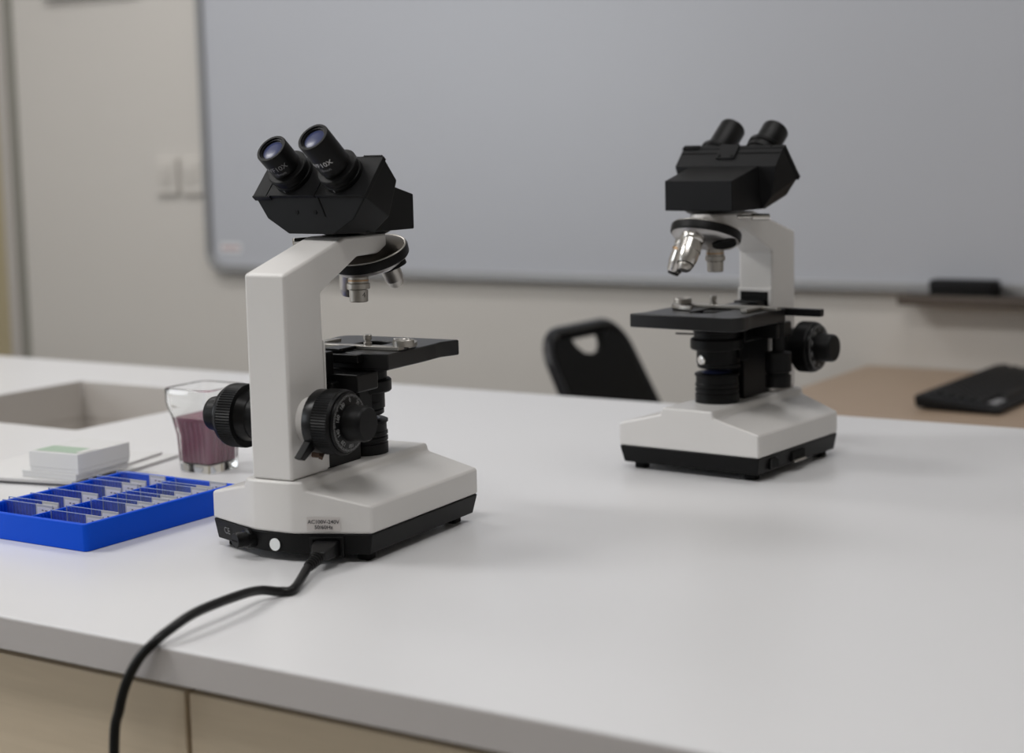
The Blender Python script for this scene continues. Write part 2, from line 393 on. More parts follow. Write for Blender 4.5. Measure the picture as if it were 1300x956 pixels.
# ------------------------------------------------------------------ microscope
P = dict(yF=.0569, yS=-.103, yB=-.1263, wc=.0176, zt=.0064, zb=.0225, zw=.044, zr=.0622, zsl=.0558, wr=.0268, wr2=.0285, cw=.0187)
W = .075
def microscope(label, loc, rz, hy, eyes, hx, kind, rail, lever):
    t = thing('microscope', label, 'microscope', loc, rz, 'binocular microscopes on the white worktop')
    yF, yS, yB, wc, zt, zb, zw, zr = (P[k] for k in ('yF', 'yS', 'yB', 'wc', 'zt', 'zb', 'zw', 'zr'))
    # white base housing
    b = MB().prism([(-W, zb), (W, zb), (W, zw), (P['wr2'], P['zsl']), (P['wr'], zr), (-P['wr'], zr), (-P['wr2'], P['zsl']), (-W, zw)], yB, yF, 'y')
    for s in (-1, 1):
        n = Vector((s*(yS-yB), -(W-wc), 0)).normalized()
        b.cut((s*W, yS, 0), n)
        n2 = (n+Vector((0, -1, 0))).normalized(); b.cut((s*(wc+.0025), yB+.0010, 0), n2)
    b.build('base_housing', 'enamel', t, bevel=.0024, seg=3, angle=14)
    # black lower tray
    def outline(i, z): return [(-W+i, yF-i, z), (-W+i, yS+i*.3, z), (-wc-.008, yB+i*.8+.0035, z), (-wc+.004, yB+i, z), (wc-.004, yB+i, z), (wc+.008, yB+i*.8+.0035, z), (W-i, yS+i*.3, z), (W-i, yF-i, z)]
    tray = MB().loft([outline(.0035, zt), outline(.0004, zb-.0002)]).build('base_tray', 'black', t, bevel=.001)
    for x, y in ((W-.016, yF-.016), (-W+.016, yF-.016), (W-.014, yS+.012), (-W+.014, yS+.012)):
        MB().prism(rrect(x-.0055, x+.0055, y-.0055, y+.0055, .002, 3), 0, zt+.001, 'z').build('rubber_foot', 'rubber', t, bevel=.0008)
    # chamfer frames
    def cham(sg):
        a = Vector((sg*wc, yB, 0)); bb = Vector((sg*W, yS, 0)); T = (bb-a).normalized(); n = Vector((sg*-T.y*sg, 0, 0))
        n = Vector((T.y, -T.x, 0)); n = n if n.y < 0 else -n
        return a, T, n
    a, T, n = cham(1)
    F = lambda s, z, d=0.: a+T*s+n*d+Vector((0, 0, z))
    # rating label
    MB().poly([F(.0122, .0252, .0004), F(.0378, .0252, .0004), F(.0378, .0356, .0004), F(.0122, .0356, .0004)], [(0, 1, 2, 3)]).build('rating_label', 'tape', t)
    text_mb('AC100V-240V', .0041, lambda x, y: F(.0250+x, .0321+y, .0008), .00005).build('rating_text', 'ink', t)
    text_mb('50/60Hz', .0041, lambda x, y: F(.0250+x, .0280+y, .0008), .00005).build('rating_text', 'ink', t)
    # power inlet
    MB().holed([(.0140, .0045), (.0400, .0045), (.0400, .0208), (.0140, .0208)], [(.0165, .0068), (.0375, .0068), (.0375, .0186), (.0165, .0186)], -.004, .0012, lambda c: F(c.x, c.y, c.z)).build('power_inlet', 'blackmetal', t, bevel=.0004)
    MB().poly([F(.0165, .0068, -.0008), F(.0375, .0068, -.0008), F(.0375, .0186, -.0008), F(.0165, .0186, -.0008)], [(0, 1, 2, 3)]).build('inlet_socket', 'rubber', t)
    a2, T2, n2 = cham(-1)
    G = lambda s, z, d=0.: a2+T2*s+n2*d+Vector((0, 0, z))
    fz = .0146
    MB().lathe([(.0078, -.004), (.0078, .002), (.0060, .0026), (.0058, .0070), (.0061, .0070), (.0061, .0112), (.0055, .0120)], G(.0085, fz), n2, 24).build('fuse_holder', 'blackmetal', t)
    
    fs = MB()
    pa = [G(.0085+dx, fz+dzz, .0122) for dx, dzz in ((-.0042, -.0006), (.0042, -.0006), (.0042, .0006), (-.0042, .0006))]
    fs.poly(pa, [(0, 1, 2, 3)]).build('fuse_slot', 'rubber', t)
    text_mb('CE', .0075, lambda x, y: G(.0415-x, .0150+y, .0008-(.0075-y)/.016*.0022)).build('ce_mark', 'greyprint', t)
    st = MB(); st.lathe([(.0048, 0), (.0048, .0004)], (.001, yB-.0002+.0014, .0128), (0, -1, .05), 24).build('round_sticker', 'sticker', t)
    # switch and dial on the -X side
    MB().box(-W-.0006, -W+.004, .0225, .0355, .0095, .0190).build('power_switch', 'blackmetal', t, bevel=.0006)
    MB().hull([(-W-.0004, .0235, .0105), (-W-.0004, .0345, .0105), (-W-.0004, .0345, .018), (-W-.0004, .0235, .018), (-W-.0024, .0235, .0105), (-W-.0024, .0235, .018)]).build('rocker', 'black', t, bevel=.0003)
    MB().box(-W-.0002, -W+.004, -.0330, -.0080, .0095, .0185).build('side_slot', 'rubber', t)
    MB().box(-W-.0024, -W+.004, -.0325, -.0090, .0085, .0108).build('slot_lip', 'satin', t, bevel=.0005)
    # arm
    cw = P['cw']
    MB().prism([(-.1243, zr), (-.1243, .218), (-.0427, .2412), (.030, .2412), (.034, .2375), (.010, .2250), (-.0254, .2247), (-.0776, .2003), (-.0752, zr)], -cw, cw, 'x') \
        .cut((cw, .016, 0), Vector((1, .9, 0)).normalized()).cut((-cw, .016, 0), Vector((-1, .9, 0)).normalized()) \
        .build('arm', 'enamel', t, bevel=.0026, seg=3, angle=15)
    ap = MB().box(-cw+.0002, cw-.0002, -.0765, -.0742, zr+.002, .1640).build('arm_cover', 'enamel', t, bevel=.0008)
    MB().box(-.0150, .0150, -.0768, -.0737, .100, .1608).build('slide_slot', 'rubber', t)
    # focus block, bracket
    fb = MB().box(-.0150, .0150, -.0760, -.0250, zr, .1170)
    fb.build('focus_block', 'black', t, bevel=.0012)
    MB().box(-.0205, .0205, -.0700, -.0180, .1175, .1300).build('stage_bracket', 'blackmetal', t, bevel=.0015)
    MB().box(-.0130, .0130, -.0740, -.0560, .1170, .1530).build('focus_slide', 'blackmetal', t, bevel=.001)
    # coarse / fine focus
    ay, az = -.1005, .1057
    for s in (-1, 1):
        A = (s, 0, 0); O = (0, ay, az)
        MB().lathe([(.0175, cw-.002), (.0175, .0292)], O, A, 48).build('knob_boss', 'enamel' if s == 1 else 'black', t)
        MB().lathe([(.0238, .0288), (.0243, .0296), (.0243, .0372), (.0225, .0378)] if s == 1 else [(.0160, .0285), (.0180, .0300), (.0205, .0378)], O, A, 48).build('tension_ring', 'blackmetal', t)
        kn = MB().lathe([(.0215, .0376), (.0246, .0377), (.0250, .0385), (.0250, .0505), (.0246, .0512), (.0244, .0528), (.0236, .0538), (.0222, .0538), (.0222, .0534)], O, A, 144, {2: .0009, 3: .0009}).build('coarse_knob', 'black', t)
        di = MB().lathe([(.0222, .0534), (.0226, .0545), (.0222, .0562), (.0135, .0578)], O, A, 48).build('fine_dial', 'blackmetal', t)
        MB().lathe([(.0140, .0570), (.0138, .0600), (.0136, .0700), (.0131, .0722), (.0120, .0734), (.0, .0736)], O, A, 48).build('fine_knob', 'black', t)
        tk = MB()
        def dialpt(ang_, r):   # on the conical dial face
            x = .0562+(.0222-r)/(.0222-.0135)*.0016+.00012
            return Vector((s*x, ay+s*sin(ang_)*r, az+cos(ang_)*r))
        for k in range(100):
            an = 2*pi*k/100; r0 = .0200 if k % 5 else .0192
            w = .0016*.12
            p4 = [dialpt(an+da, rr) for da, rr in ((-w/.021, r0), (w/.021, r0), (w/.021, .0217), (-w/.021, .0217))]
            tk.poly(p4, [(0, 1, 2, 3)])
        tk.build('dial_ticks', 'dialprint', di)
        nb = MB()
        for k in range(10):
            an = 2*pi*k/10
            tm = text_mb(str(k*20), .0042, lambda x, y: dialpt(an+x/.0172, .0172+y))
            nb.merge(tm.bm)
        nb.build('dial_numbers', 'dialprint', di)
        if s == 1:
            # tension lever and stop screw
            lv = MB().hull([(x, y, z) for x in (.0285, .0345) for y, z in ((-.1185, .0955), (-.1115, .0885))] + [(x, y, z) for x in (.0275, .0345) for y, z in ((-.1335, .0825), (-.1285, .0800))])
            lv.build('tension_lever', 'blackmetal', t, bevel=.0009)
            MB().cyl((.0187, -.0965, .0782), (.0260, -.0965, .0782), .0022, seg=12).cyl((.0250, -.0965, .0782), (.0275, -.0950, .0770), .0030, seg=6).build('stop_screw', 'brown', t)
    # lamp collector on the ridge
    MB().lathe([(.0208, zr-.0005), (.0208, .0705), (.0196, .0710), (.0196, .0722), (.0208, .0727), (.0208, .0755), (.0196, .0760), (.0196, .0772), (.0208, .0777), (.0208, .0800), (.0200, .0806), (.0200, .0870), (.0212, .0876), (.0212, .0895), (.019, .0905)], (0, 0, 0), (0, 0, 1), 48).build('lamp_housing', 'black', t)
    MB().lathe([(.0150, .0903), (.0120, .0920), (.006, .0932), (0., .0936)], seg=32).build('lamp_lens', 'lens', t)
    # condenser
    MB().lathe([(.0170, .0985), (.0192, .0995), (.0192, .1120), (.0240, .1128), (.0250, .1140), (.0250, .1220), (.0238, .1232), (.0215, .1236), (.0215, .1290), (.0225, .1295), (.0225, .1345), (.0130, .1350), (.0130, .1480), (.0120, .1486)], seg=48).build('condenser', 'black', t)
    MB().lathe([(.0192, .0885), (.0205, .0895), (.0205, .0925), (.0192, .0932), (.0192, .0990), (.0170, .0992)], (0, -.004, .006), (0, 0, 1), 40).build('filter_holder', 'black', t)
    MB().lathe([(.0050, 0), (.0042, .0012), (0, .0018)], (.006, .0185, .1035), (.3, 1, 0), 20).build('iris_window', 'chrome', t)
    MB().cyl((lever*.020, .006, .1262), (lever*.038, .012, .1266), .0009, seg=8).build('iris_lever', 'blackmetal', t)
    MB().box(-.0185, .0185, -.030, -.012, .100, .1180).build('condenser_bracket', 'black', t, bevel=.001)
    # mechanical stage
    sz0, sz1 = .1369, .1498
    outer = [(.0569, .0632), (.0505, .0450), (.0515, .0300), (.0525, .0100), (.0525, -.0390), (-.0525, -.0390), (-.0520, .0200), (-.0545, .0350), (-.0572, .0480), (-.0560, .0570), (-.0520, .0625), (-.0450, .0650)]
    MB().holed(outer, rrect(-.0135, .0135, -.030, .036, .012, 6), sz0, sz1).build('stage', 'stagemat', t, bevel=.0012)
    MB().box(-.0480, .0370, -.060, -.030, .121, sz0-.0015).build('stage_carriage', 'blackmetal', t, bevel=.0015)
    MB().lathe([(.0120, .0), (.0120, .011), (.0105, .0115), (.0105, .0145), (.0125, .015), (.0125, .0330), (.0085, .0335), (.0060, .0345), (.0060, .0640)], (-.0440, -.040, .0742), (0, 0, 1), 36).build('stage_drive_knobs', 'black', t)
    # slide holder on the stage
    bar = MB().box(-.052+hx, .050+hx, -.0200, -.0110, sz1, .1530).build('slide_holder_bar', 'satin', t, bevel=.0006)
    MB().box(rail, .030+hx, -.0480, -.0395, .1425, .1495).build('carriage_rail', 'blackmetal', t, bevel=.001)
    MB().box(-.006+hx, .010+hx, -.0420, -.0180, sz1+.0005, .1528).build('holder_link', 'blackmetal', t, bevel=.0006)
    MB().lathe([(.0034, 0), (.0034, .0022), (.0025, .0026), (.0025, .0042), (.0034, .0046), (.0034, .0080), (.003, .0084)], (.018+hx, -.0150, .1530), (0, 0, 1), 24).build('holder_screw', 'satin', t)
    MB().lathe([(.0086, 0), (.0086, .0008), (.0086, .0048), (.0080, .0054), (.0060, .0054), (.0055, .0047)], (.0490+hx, -.0105, .1528), (0, 0, 1), 40).build('finger_pivot', 'satin', t)
    fin = []
    cpts = [(.0490, -.0105), (.0480, .0020), (.0440, .0110), (.0370, .0175), (.0280, .0210), (.0200, .0215)]
    wid = [.0050, .0046, .0040, .0034, .0028, .0018]
    lft, rgt = [], []
    for i, (x, y) in enumerate(cpts):
        x0, y0 = cpts[max(i-1, 0)]; x1, y1 = cpts[min(i+1, len(cpts)-1)]; L = math.hypot(x1-x0, y1-y0); nx, ny = -(y1-y0)/L, (x1-x0)/L
        lft.append((x+nx*wid[i]+hx, y+ny*wid[i])); rgt.append((x-nx*wid[i]+hx, y-ny*wid[i]))
    MB().prism(lft+rgt[::-1], sz1+.0012, .1545, 'z').build('slide_finger', 'satin', t, bevel=.0005)
    MB().box(-.0360+hx, -.0290+hx, -.0190, .0170, sz1+.0004, .1532).build('fixed_jaw', 'satin', t, bevel=.0006)
    # head
    hw1, hw0, chx = .0564, .0228, .0445
    B1, B2, B3 = (-.0550, .2726), (-.0301, .3014), (-.0154, .2842)
    hz0, chz = .244, .2561
    R = lambda o: (setattr(o, 'rotation_euler', (0, 0, hy)), o)[1]
    head = MB()
    pts = []
    for s in (-1, 1):
        pts += [(s*hw1, *B1), (s*hw1, *B2), (s*hw1, *B3), (s*chx, -.0550, chz), (s*.0500, -.0185, chz), (s*hw0, -.0545, hz0), (s*.0376, -.0221, hz0)]
    head.hull(pts)
    hd = R(head.build('head_housing', 'blackhead', t, bevel=.0010, angle=20))
    R(MB().hull([(s*.0373, y, z) for s in (-1, 1) for y, z in ((.0292, hz0), (.0292, .2720), (-.0150, .2843), (-.030, .2843), (-.030, hz0))]).build('prism_housing', 'blackhead', t, bevel=.0009))
    # sliding top plates: along the incline
    up = Vector((0, B2[0]-B1[0], B2[1]-B1[1])); Lg = up.length; up.normalize(); nn = Vector((0, -up.z, up.y))
    Q = lambda x, q, d: Vector((x, B1[0], B1[1]))+up*q+nn*d
    for x0, x1 in ((-hw1-.0008, -.0432), (-.0426, .0066), (.0074, hw1+.0008)):
        m_ = MB(); pp = [Q(x, q, d_) for d_ in (-.0015, .0026) for q in (-.0004, Lg+.0004) for x in (x0, x1)]
        m_.poly(pp, [(0, 2, 3, 1), (4, 5, 7, 6), (0, 1, 5, 4), (2, 6, 7, 3), (0, 4, 6, 2), (1, 3, 7, 5)])
        m_.build('slide_plate', 'blackhead', hd, bevel=.0005)
    # ribbed grips at the two ends of the sliding plates
    for x0, q in ((-hw1-.0006, -.0012), (hw1-.0190, Lg+.0006)):
        g = MB()
        for k in range(9):
            x = x0+k*.0021
            pp = [Q(x+dx, q+dq, d_) for d_ in (-.0020, .0030) for dq in (-.0006, .0006) for dx in (0, .0012)]
            g.poly(pp, [(0, 2, 3, 1), (4, 5, 7, 6), (0, 1, 5, 4), (2, 6, 7, 3), (0, 4, 6, 2), (1, 3, 7, 5)])
        g.build('grip_ribs', 'blackmetal', hd)
    # hinge plate on the front strip of the housing
    dn = Vector((0, B3[0]-B2[0], B3[1]-B2[1])); Ls = dn.length; dn.normalize(); fn_ = Vector((0, -dn.z, dn.y)); fn_ = fn_ if fn_.y > 0 else -fn_
    Z = lambda x, q, d: Vector((x, B2[0], B2[1]))+dn*q+fn_*d
    hp = MB(); pp = [Z(x, q, d_) for d_ in (0, .0016) for q in (-.0030, Ls*.62) for x in (-.0075, .0130)]
    hp.poly(pp, [(0, 2, 3, 1), (4, 5, 7, 6), (0, 1, 5, 4), (2, 6, 7, 3), (0, 4, 6, 2), (1, 3, 7, 5)]); hp.build('hinge_plate', 'blackhead', hd, bevel=.0004)
    for x in (-.0040, .0098):
        MB().lathe([(.0016, 0), (.0016, .0008), (.0010, .0009)], Z(x, Ls*.48, .0014), fn_, 12).build('hinge_screw', 'rubber', hd)
    sl = MB(); pp = [Z(x, q, d_) for d_ in (-.001, .0006) for q in (Ls*.28, Ls*.32) for x in (-hw1+.001, hw1-.001)]
    sl.poly(pp, [(0, 2, 3, 1), (4, 5, 7, 6), (0, 1, 5, 4), (2, 6, 7, 3), (0, 4, 6, 2), (1, 3, 7, 5)]); sl.build('seam_strip', 'rubber', hd)
    # back-face screw holes
    for x in (-.0130, .0060): MB().lathe([(.0017, 0), (.0017, .0005)], (x, -.0551, .2610), (0, -1, 0), 12).build('screw_hole', 'rubber', hd)
    MB().prism([(.0088, .2722), (.0098, .2722), (.0165, .2578), (.0152, .2578)], -.0556, -.0548, 'y').build('seam_strip', 'rubber', hd)
    # eyepieces
    for (x, ln, co, tw, tm_) in eyes:
        O = Vector((x, B1[0], B1[1]))+up*(Lg*.50)
        col = MB().lathe([(.0155, -.001), (.0155, .0022+co), (.0168, .0024+co), (.0168, .0060+co), (.0158, .0064+co), (.0158, .0095+co), (.0168, .0100+co), (.0171, .0112+co), (.0171, .0140+co), (.0163, .0148+co), (.0136, .0150+co)], O, nn, 72, {2: .0003, 3: .0003})
        ey = R(MB().lathe([(.0128, .0145+co), (.0118, .0152+co), (.0118, .0170+co), (.0130, .0175+co), (.0130, ln-.0008), (.0126, ln), (.0106, ln), (.0104, ln-.0012), (.0094, ln-.0014), (.0092, ln-.0026), (.0070, ln-.0030)], O, nn, 56).build('eyepiece', 'black', t))
        cr = R(col.build('dioptre_collar', 'black', t))
        MB().lathe([(.0086, ln-.0027), (.0065, ln-.0020), (.0035, ln-.0016), (0, ln-.0015)], O, nn, 40).build('eyepiece_lens', 'lens', ey)
        ex = Vector((1, 0, 0)); ed = nn.cross(ex)      # around-barrel basis
        def onbar(xx, yy, c0, rad=.01315):
            a_ = c0+xx/rad
            return O+nn*yy+(ex*cos(a_)+ed*sin(a_))*rad
        # face the arm side: direction away from the stage
        base = math.atan2(ed.dot(Vector((0, -.6, -.8))), 0)
        sgn = 1 if (onbar(.001, .03, base)-onbar(0, .03, base)).x > 0 else -1
        hgt = ln-.0175-co
        text_mb('WF10X', .0062, lambda x_, y_: onbar(sgn*x_, ln-hgt*.60+y_, base+sgn*tw), .00004).build('magnification_text', tm_, ey)
        text_mb('18mm', .0042, lambda x_, y_: onbar(sgn*x_, ln-hgt*.60-.0056+y_, base+sgn*(tw+.04))).build('field_text', 'greyprint', ey)
        MB().poly([O+nn*yy+(ex*cos(base+a_)+ed*sin(base+a_))*.01695 for yy, a_ in ((.0030, -.03), (.0030, .03), (.0058, .03), (.0058, -.03))], [(0, 1, 2, 3)]).build('collar_mark', 'greyprint', cr)
    # mount ring and clamp screw
    MB().lathe([(.0240, .2408), (.0262, .2416), (.0300, .2442)], seg=56).build('head_mount', 'blackmetal', t)
    MB().cyl((-.018, -.008, .2370), (-.029, -.018, .2368), .0016, seg=12).cyl((-.0285, -.0175, .2366), (-.0400, -.0305, .2360), .0032, seg=20).build('clamp_screw', 'chrome', t, bevel=.0004)
    # nosepiece
    tau = math.radians(20); a = Vector((0, sin(tau), -cos(tau))); e = Vector((0, cos(tau), sin(tau))); x_ = Vector((1, 0, 0)); c = Vector((0, .0180, .2229))
    MB().lathe([(.010, -.0105), (.0180, -.0090), (.0255, -.0066), (.0308, -.0046), (.0316, -.0040)], c, a, 64).build('nosepiece_dome', 'dome', t)
    MB().lathe([(.0305, -.0046), (.0315, -.0052), (.0321, -.0046), (.0321, -.0040)], c, a, 64).build('bright_rim', 'satin', t)
    MB().lathe([(.0314, -.0046), (.0326, -.0040), (.0331, -.0030), (.0331, .0030), (.0325, .0038), (.0312, .0042)], c, a, 144, {2: .0002, 3: .0002}).build('nosepiece_ring', 'black', t)
    MB().lathe([(.0318, .0036), (.0310, .0056), (.0280, .0084), (.0200, .0110), (.0, .0120)], c, a, 64).build('nosepiece', 'dish', t)
    rp = .0213; g_ = math.radians(15.5); a15 = Vector((0, sin(g_), -cos(g_))); e15 = Vector((0, cos(g_), sin(g_)))
    def port(k):   # direction k: 0 arm side, 1 -X, 2 +Y, 3 +X
        rad = [-e, -x_, e, x_][k]
        p = c+a*.0098+rad*rp; r15 = [-e15, -x_, e15, x_][k]
        # objective axes fan out from the turning axis by tau
        ax = (a15*cos(g_)+r15*sin(g_)).normalized()
        return p, ax
    def objective(k, typ):
        p, ax = port(k)
        if typ == 'short' and k == 2: ax = Vector((0, sin(math.radians(35)), -cos(math.radians(35)))); p = p+ax*.0045
        if typ == 'empty':
            MB().lathe([(.0112, -.002), (.0112, .0012), (.0105, .0018), (.0, .0018)], p, ax, 32).build('port_cap', 'rubber', t); return
        if typ == 'scan':
            o = MB().lathe([(.0084, -.002), (.0084, .0022), (.0080, .0024), (.0080, .0034), (.0084, .0036), (.0084, .0050), (.0094, .0056), (.0094, .0098), (.0078, .0108), (.0076, .0200), (.0070, .0206), (.0052, .0204)], p, ax, 40).build('objective', 'satin', t)
            MB().lathe([(.0085, .0024), (.0085, .0036)], p, ax, 40).build('colour_ring', 'gold', o)
            MB().lathe([(.0052, .02035), (0, .0200)], p, ax, 24).build('front_lens', 'lens', o)
            # engraved 4
            b1 = ax; s1 = Vector((.92, -.40, 0)); s1 = (s1-ax*s1.dot(ax)).normalized(); s2 = ax.cross(s1)
            text_mb('4', .0060, lambda xx, yy: p+b1*(.0148-yy)+(s1*cos(xx/.0078)+s2*sin(xx/.0078)*-1)*.0078).build('magnification_text', 'ink', o)
        if typ == 'short':
            o = MB().lathe([(.0086, .0068), (.0084, .0074), (.0080, .0200), (.0076, .0205), (.0070, .0240), (.0060, .0265), (.0050, .0268)], p, ax, 40).build('objective', 'satin', t)
            MB().lathe([(.0090, -.002), (.0092, .0070)], p, ax, 40).build('mount_collar', 'blackmetal', o)
            MB().lathe([(.0050, .0268), (0, .0265)], p, ax, 24).build('front_lens', 'lens', o)
        if typ == 'long':
            o = MB().lathe([(.0096, -.002), (.0110, .0000), (.0113, .0030), (.0106, .0046), (.0102, .0050), (.0102, .0130), (.0106, .0132), (.0106, .0150), (.0100, .0152), (.0096, .0220), (.0090, .0245), (.0078, .0285)], p, ax, 40).build('objective', 'chrome', t)
            MB().lathe([(.0072, .0280), (.0072, .0300), (.0062, .0330), (.0046, .0345)], p, ax, 32).build('objective_tip', 'satin', o)
            MB().lathe([(.0080, .0270), (.0079, .0288)], p, ax, 32).build('tip_ring', 'blackmetal', o)
            MB().lathe([(.0046, .0345), (0, .0342)], p, ax, 24).build('front_lens', 'lens', o)
        if typ == 'slim':
            o = MB().lathe([(.0090, -.002), (.0092, .0030), (.0084, .0040), (.0084, .0200), (.0078, .0210), (.0070, .0275), (.0060, .0290)], p, ax, 40).build('objective', 'chrome', t)
            MB().lathe([(.0093, .0060), (.0093, .0085)], p, ax, 40).build('colour_ring', 'gold', o)
            MB().lathe([(.0058, .0286), (.0052, .0312), (.0040, .0318)], p, ax, 32).build('objective_tip', 'blackmetal', o)
            MB().lathe([(.0040, .0318), (0, .0316)], p, ax, 24).build('front_lens', 'lens', o)
    for k, typ in enumerate(kind): objective(k, typ)
    return t

TA, TBm = -.5012, 2.4991
microscope('white and black binocular microscope with the power cord, nearest the camera', (-.1241, 1.3624, 0), TA, -.1039,
           ((-.0235, .0370, 0, .30, 'greyprint'), (.0275, .0490, 0, .16, 'whiteprint')), 0., ('scan', 'short', 'short', 'empty'), -.046, -1)
microscope('white and black binocular microscope standing farther back on the right, turned to face left', (.1939, 1.5854, 0), TBm, -.0625,
           ((.0320, .0500, 0, .2, 'greyprint'), (-.0185, .0460, .007, .2, 'greyprint')), -.006, ('scan', 'empty', 'long', 'slim'), -.088, 1)

# ------------------------------------------------------------------ power cord with its plug
def smooth(pts, n=8):
    pts = [Vector(p) for p in pts]; out = []
    for i in range(len(pts)-1):
        p0 = pts[max(i-1, 0)]; p1 = pts[i]; p2 = pts[i+1]; p3 = pts[min(i+2, len(pts)-1)]
        for k in range(n):
            t = k/n
            out.append(.5*((2*p1)+(-p0+p2)*t+(2*p0-5*p1+4*p2-p3)*t*t+(-p0+3*p1-3*p2+p3)*t**3))
    out.append(pts[-1]); return out
ca, sa = cos(TA), sin(TA)
def LA(x, y, z): return Vector((-.1241+x*ca-y*sa, 1.3624+x*sa+y*ca, z))
# inlet centre on the chamfer of the near microscope
a_ = Vector((P['wc'], P['yB'], 0)); b_ = Vector((W, P['yS'], 0)); T_ = (b_-a_).normalized(); n_ = Vector((T_.y, -T_.x, 0)); n_ = n_ if n_.y < 0 else -n_
def PL(s, z, dd): q = a_+T_*s+n_*dd; return LA(q.x, q.y, z)
cd = thing('power_cord', 'black mains cord plugged into the near microscope and hanging over the bench edge', 'cord', PL(.027, 0, .03))
org = PL(.027, 0, .03)
def rel(p): return Vector(p)-org
pg = MB(); ringz = []
for dd, s0, s1, z0, z1 in ((-.0006, .0175, .0365, .0073, .0181), (.0100, .0178, .0362, .0075, .0179), (.0160, .0184, .0352, .0076, .0172), (.0255, .0205, .0310, .0078, .0150)):
    ringz.append([rel(PL(s, z, dd)) for s, z in ((s0, z0), (s1, z0), (s1, z1), (s0, z1))])
pg.loft(ringz).build('plug', 'cord', cd, bevel=.0016, seg=3)
e0 = PL(.0256, .0110, .0250); e1 = PL(.0215, .0075, .0400)
bt = MB(); ax = (e1-e0)
prof = []; n = 6
for k in range(n):
    h = k/n*ax.length; r = .0052-.0014*k/n
    prof += [(r, h), (r, h+ax.length/n*.6), (r*.78, h+ax.length/n*.62), (r*.78, h+ax.length/n*.98)]
bt.lathe(prof, rel(e0), ax, 20).build('strain_relief', 'cord', cd)
ctrl = [e0+(e1-e0)*.5, e1, W3(-.7588, .8868, .0037), W3(-.7628, .8765, .0036), W3(-.7655, .8580, .0085), W3(-.7605, .8290, .0120), W3(-.7563, .7866, .0125), W3(-.7535, .7590, .0085), W3(-.7560, .7455, .0022), W3(-.7650, .7415, -.0080), W3(-.7755, .7405, -.0240), W3(-.7830, .7400, -.0430), W3(-.7900, .7400, -.0740), W3(-.7950, .7400, -.20), W3(-.7950, .7400, -.45), W3(-.7900, .7200, -.640), W3(-.78, .66, FZ+.004), W3(-.70, .58, FZ+.004), W3(-.55, .60, FZ+.004)]
MB().tube([rel(p) for p in smooth(ctrl)], .00335, 14).build('cable', 'cord', cd)

# ------------------------------------------------------------------ slide tray and its slides
tr = thing('slide_tray', 'blue plastic slide tray without its lid, beside the near microscope', 'slide tray', W3(-1.052, .9925, 0), TB)
hx_, hy_ = .0675, .0880; H = .0222
MB().holed(rrect(-hx_, hx_, -hy_, hy_, .004, 4), rrect(-hx_+.0042, hx_-.0042, -hy_+.0042, hy_-.0042, .002, 3), 0.0, H).box(-hx_+.003, hx_-.003, -hy_+.003, hy_-.003, .0008, .0028).build('shell', 'blue', tr, bevel=.0010)
MB().box(-.0010, .0010, -hy_+.004, hy_-.004, .002, H-.0008).build('divider', 'blue', tr, bevel=.0004)
pitch = .00335; rb = MB()
k = 0
y = -hy_+.0060
ys = []
while y < hy_-.0055:
    ys.append(y)
    y += pitch
for y in ys:
    for xa, xb in ((-hx_+.0042, -hx_+.0060), (-.0028, -.0010), (.0010, .0028), (hx_-.0060, hx_-.0042)):
        rb.box(xa, xb, y-.0005, y+.0005, .0028, H-.0018)
    rb.box(-hx_+.006, -.0028, y-.0003, y+.0003, .0028, .0048); rb.box(.0028, hx_-.006, y-.0003, y+.0003, .0028, .0048)
rb.build('slot_ribs', 'blue', tr)
# glass slides: (column, v position, extra height)
Lc = [(.9375, 0), (.9450, .0012), (.9700, .0002), (.9895, .0006), (1.0165, .0003), (1.0360, .0004), (1.0465, .0012), (1.0700, .0010)]
Rc = [(.9290, 0), (.9455, .0002), (.9720, .0006), (.9870, .0), (1.0042, .0), (1.0140, .0004), (1.0295, 0), (1.0480, 0), (1.0555, 0.0004), (1.0760, .0008)]
ordw = ['nearest the camera', 'second', 'third', 'fourth', 'fifth', 'sixth', 'seventh', 'eighth', 'ninth', 'tenth']
proto = None
def make_slide():
    s = thing('microscope_slide', '', 'glass slide', (0, 0, 0), TB)
    MB().box(-.0310, .0095, -.0005, .0005, 0, .0198).build('glass_plate', 'slideglass', s)
    MB().box(-.0310, .0095, -.0005, .0005, .0198, .0202).box(-.0314, -.0310, -.0005, .0005, 0, .0202).build('ground_edge', 'slideedge', s)
    MB().box(.0095, .0288, -.0005, .0005, 0, .0202).build('frosted_end', 'frost', s)
    l = MB().box(.0112, .0280, -.00075, -.0005, .004, .0180).build('paper_label', 'slidepaper', s)
    mk = MB()
    for (x, z, w) in ((.0165, .0152, .0022), (.0205, .0150, .0030), (.0165, .0118, .0060), (.0170, .0090, .0070), (.0180, .0062, .0040)):
        mk.box(x, x+w, -.0009, -.00075, z, z+.0009)
    mk.build('label_writing', 'specimen', l)
    return s
def copy_tree(o, parent=None):
    c = o.copy(); COL.objects.link(c)
    if parent: c.parent = parent
    for chd in list(o.children): copy_tree(chd, c)
    return c
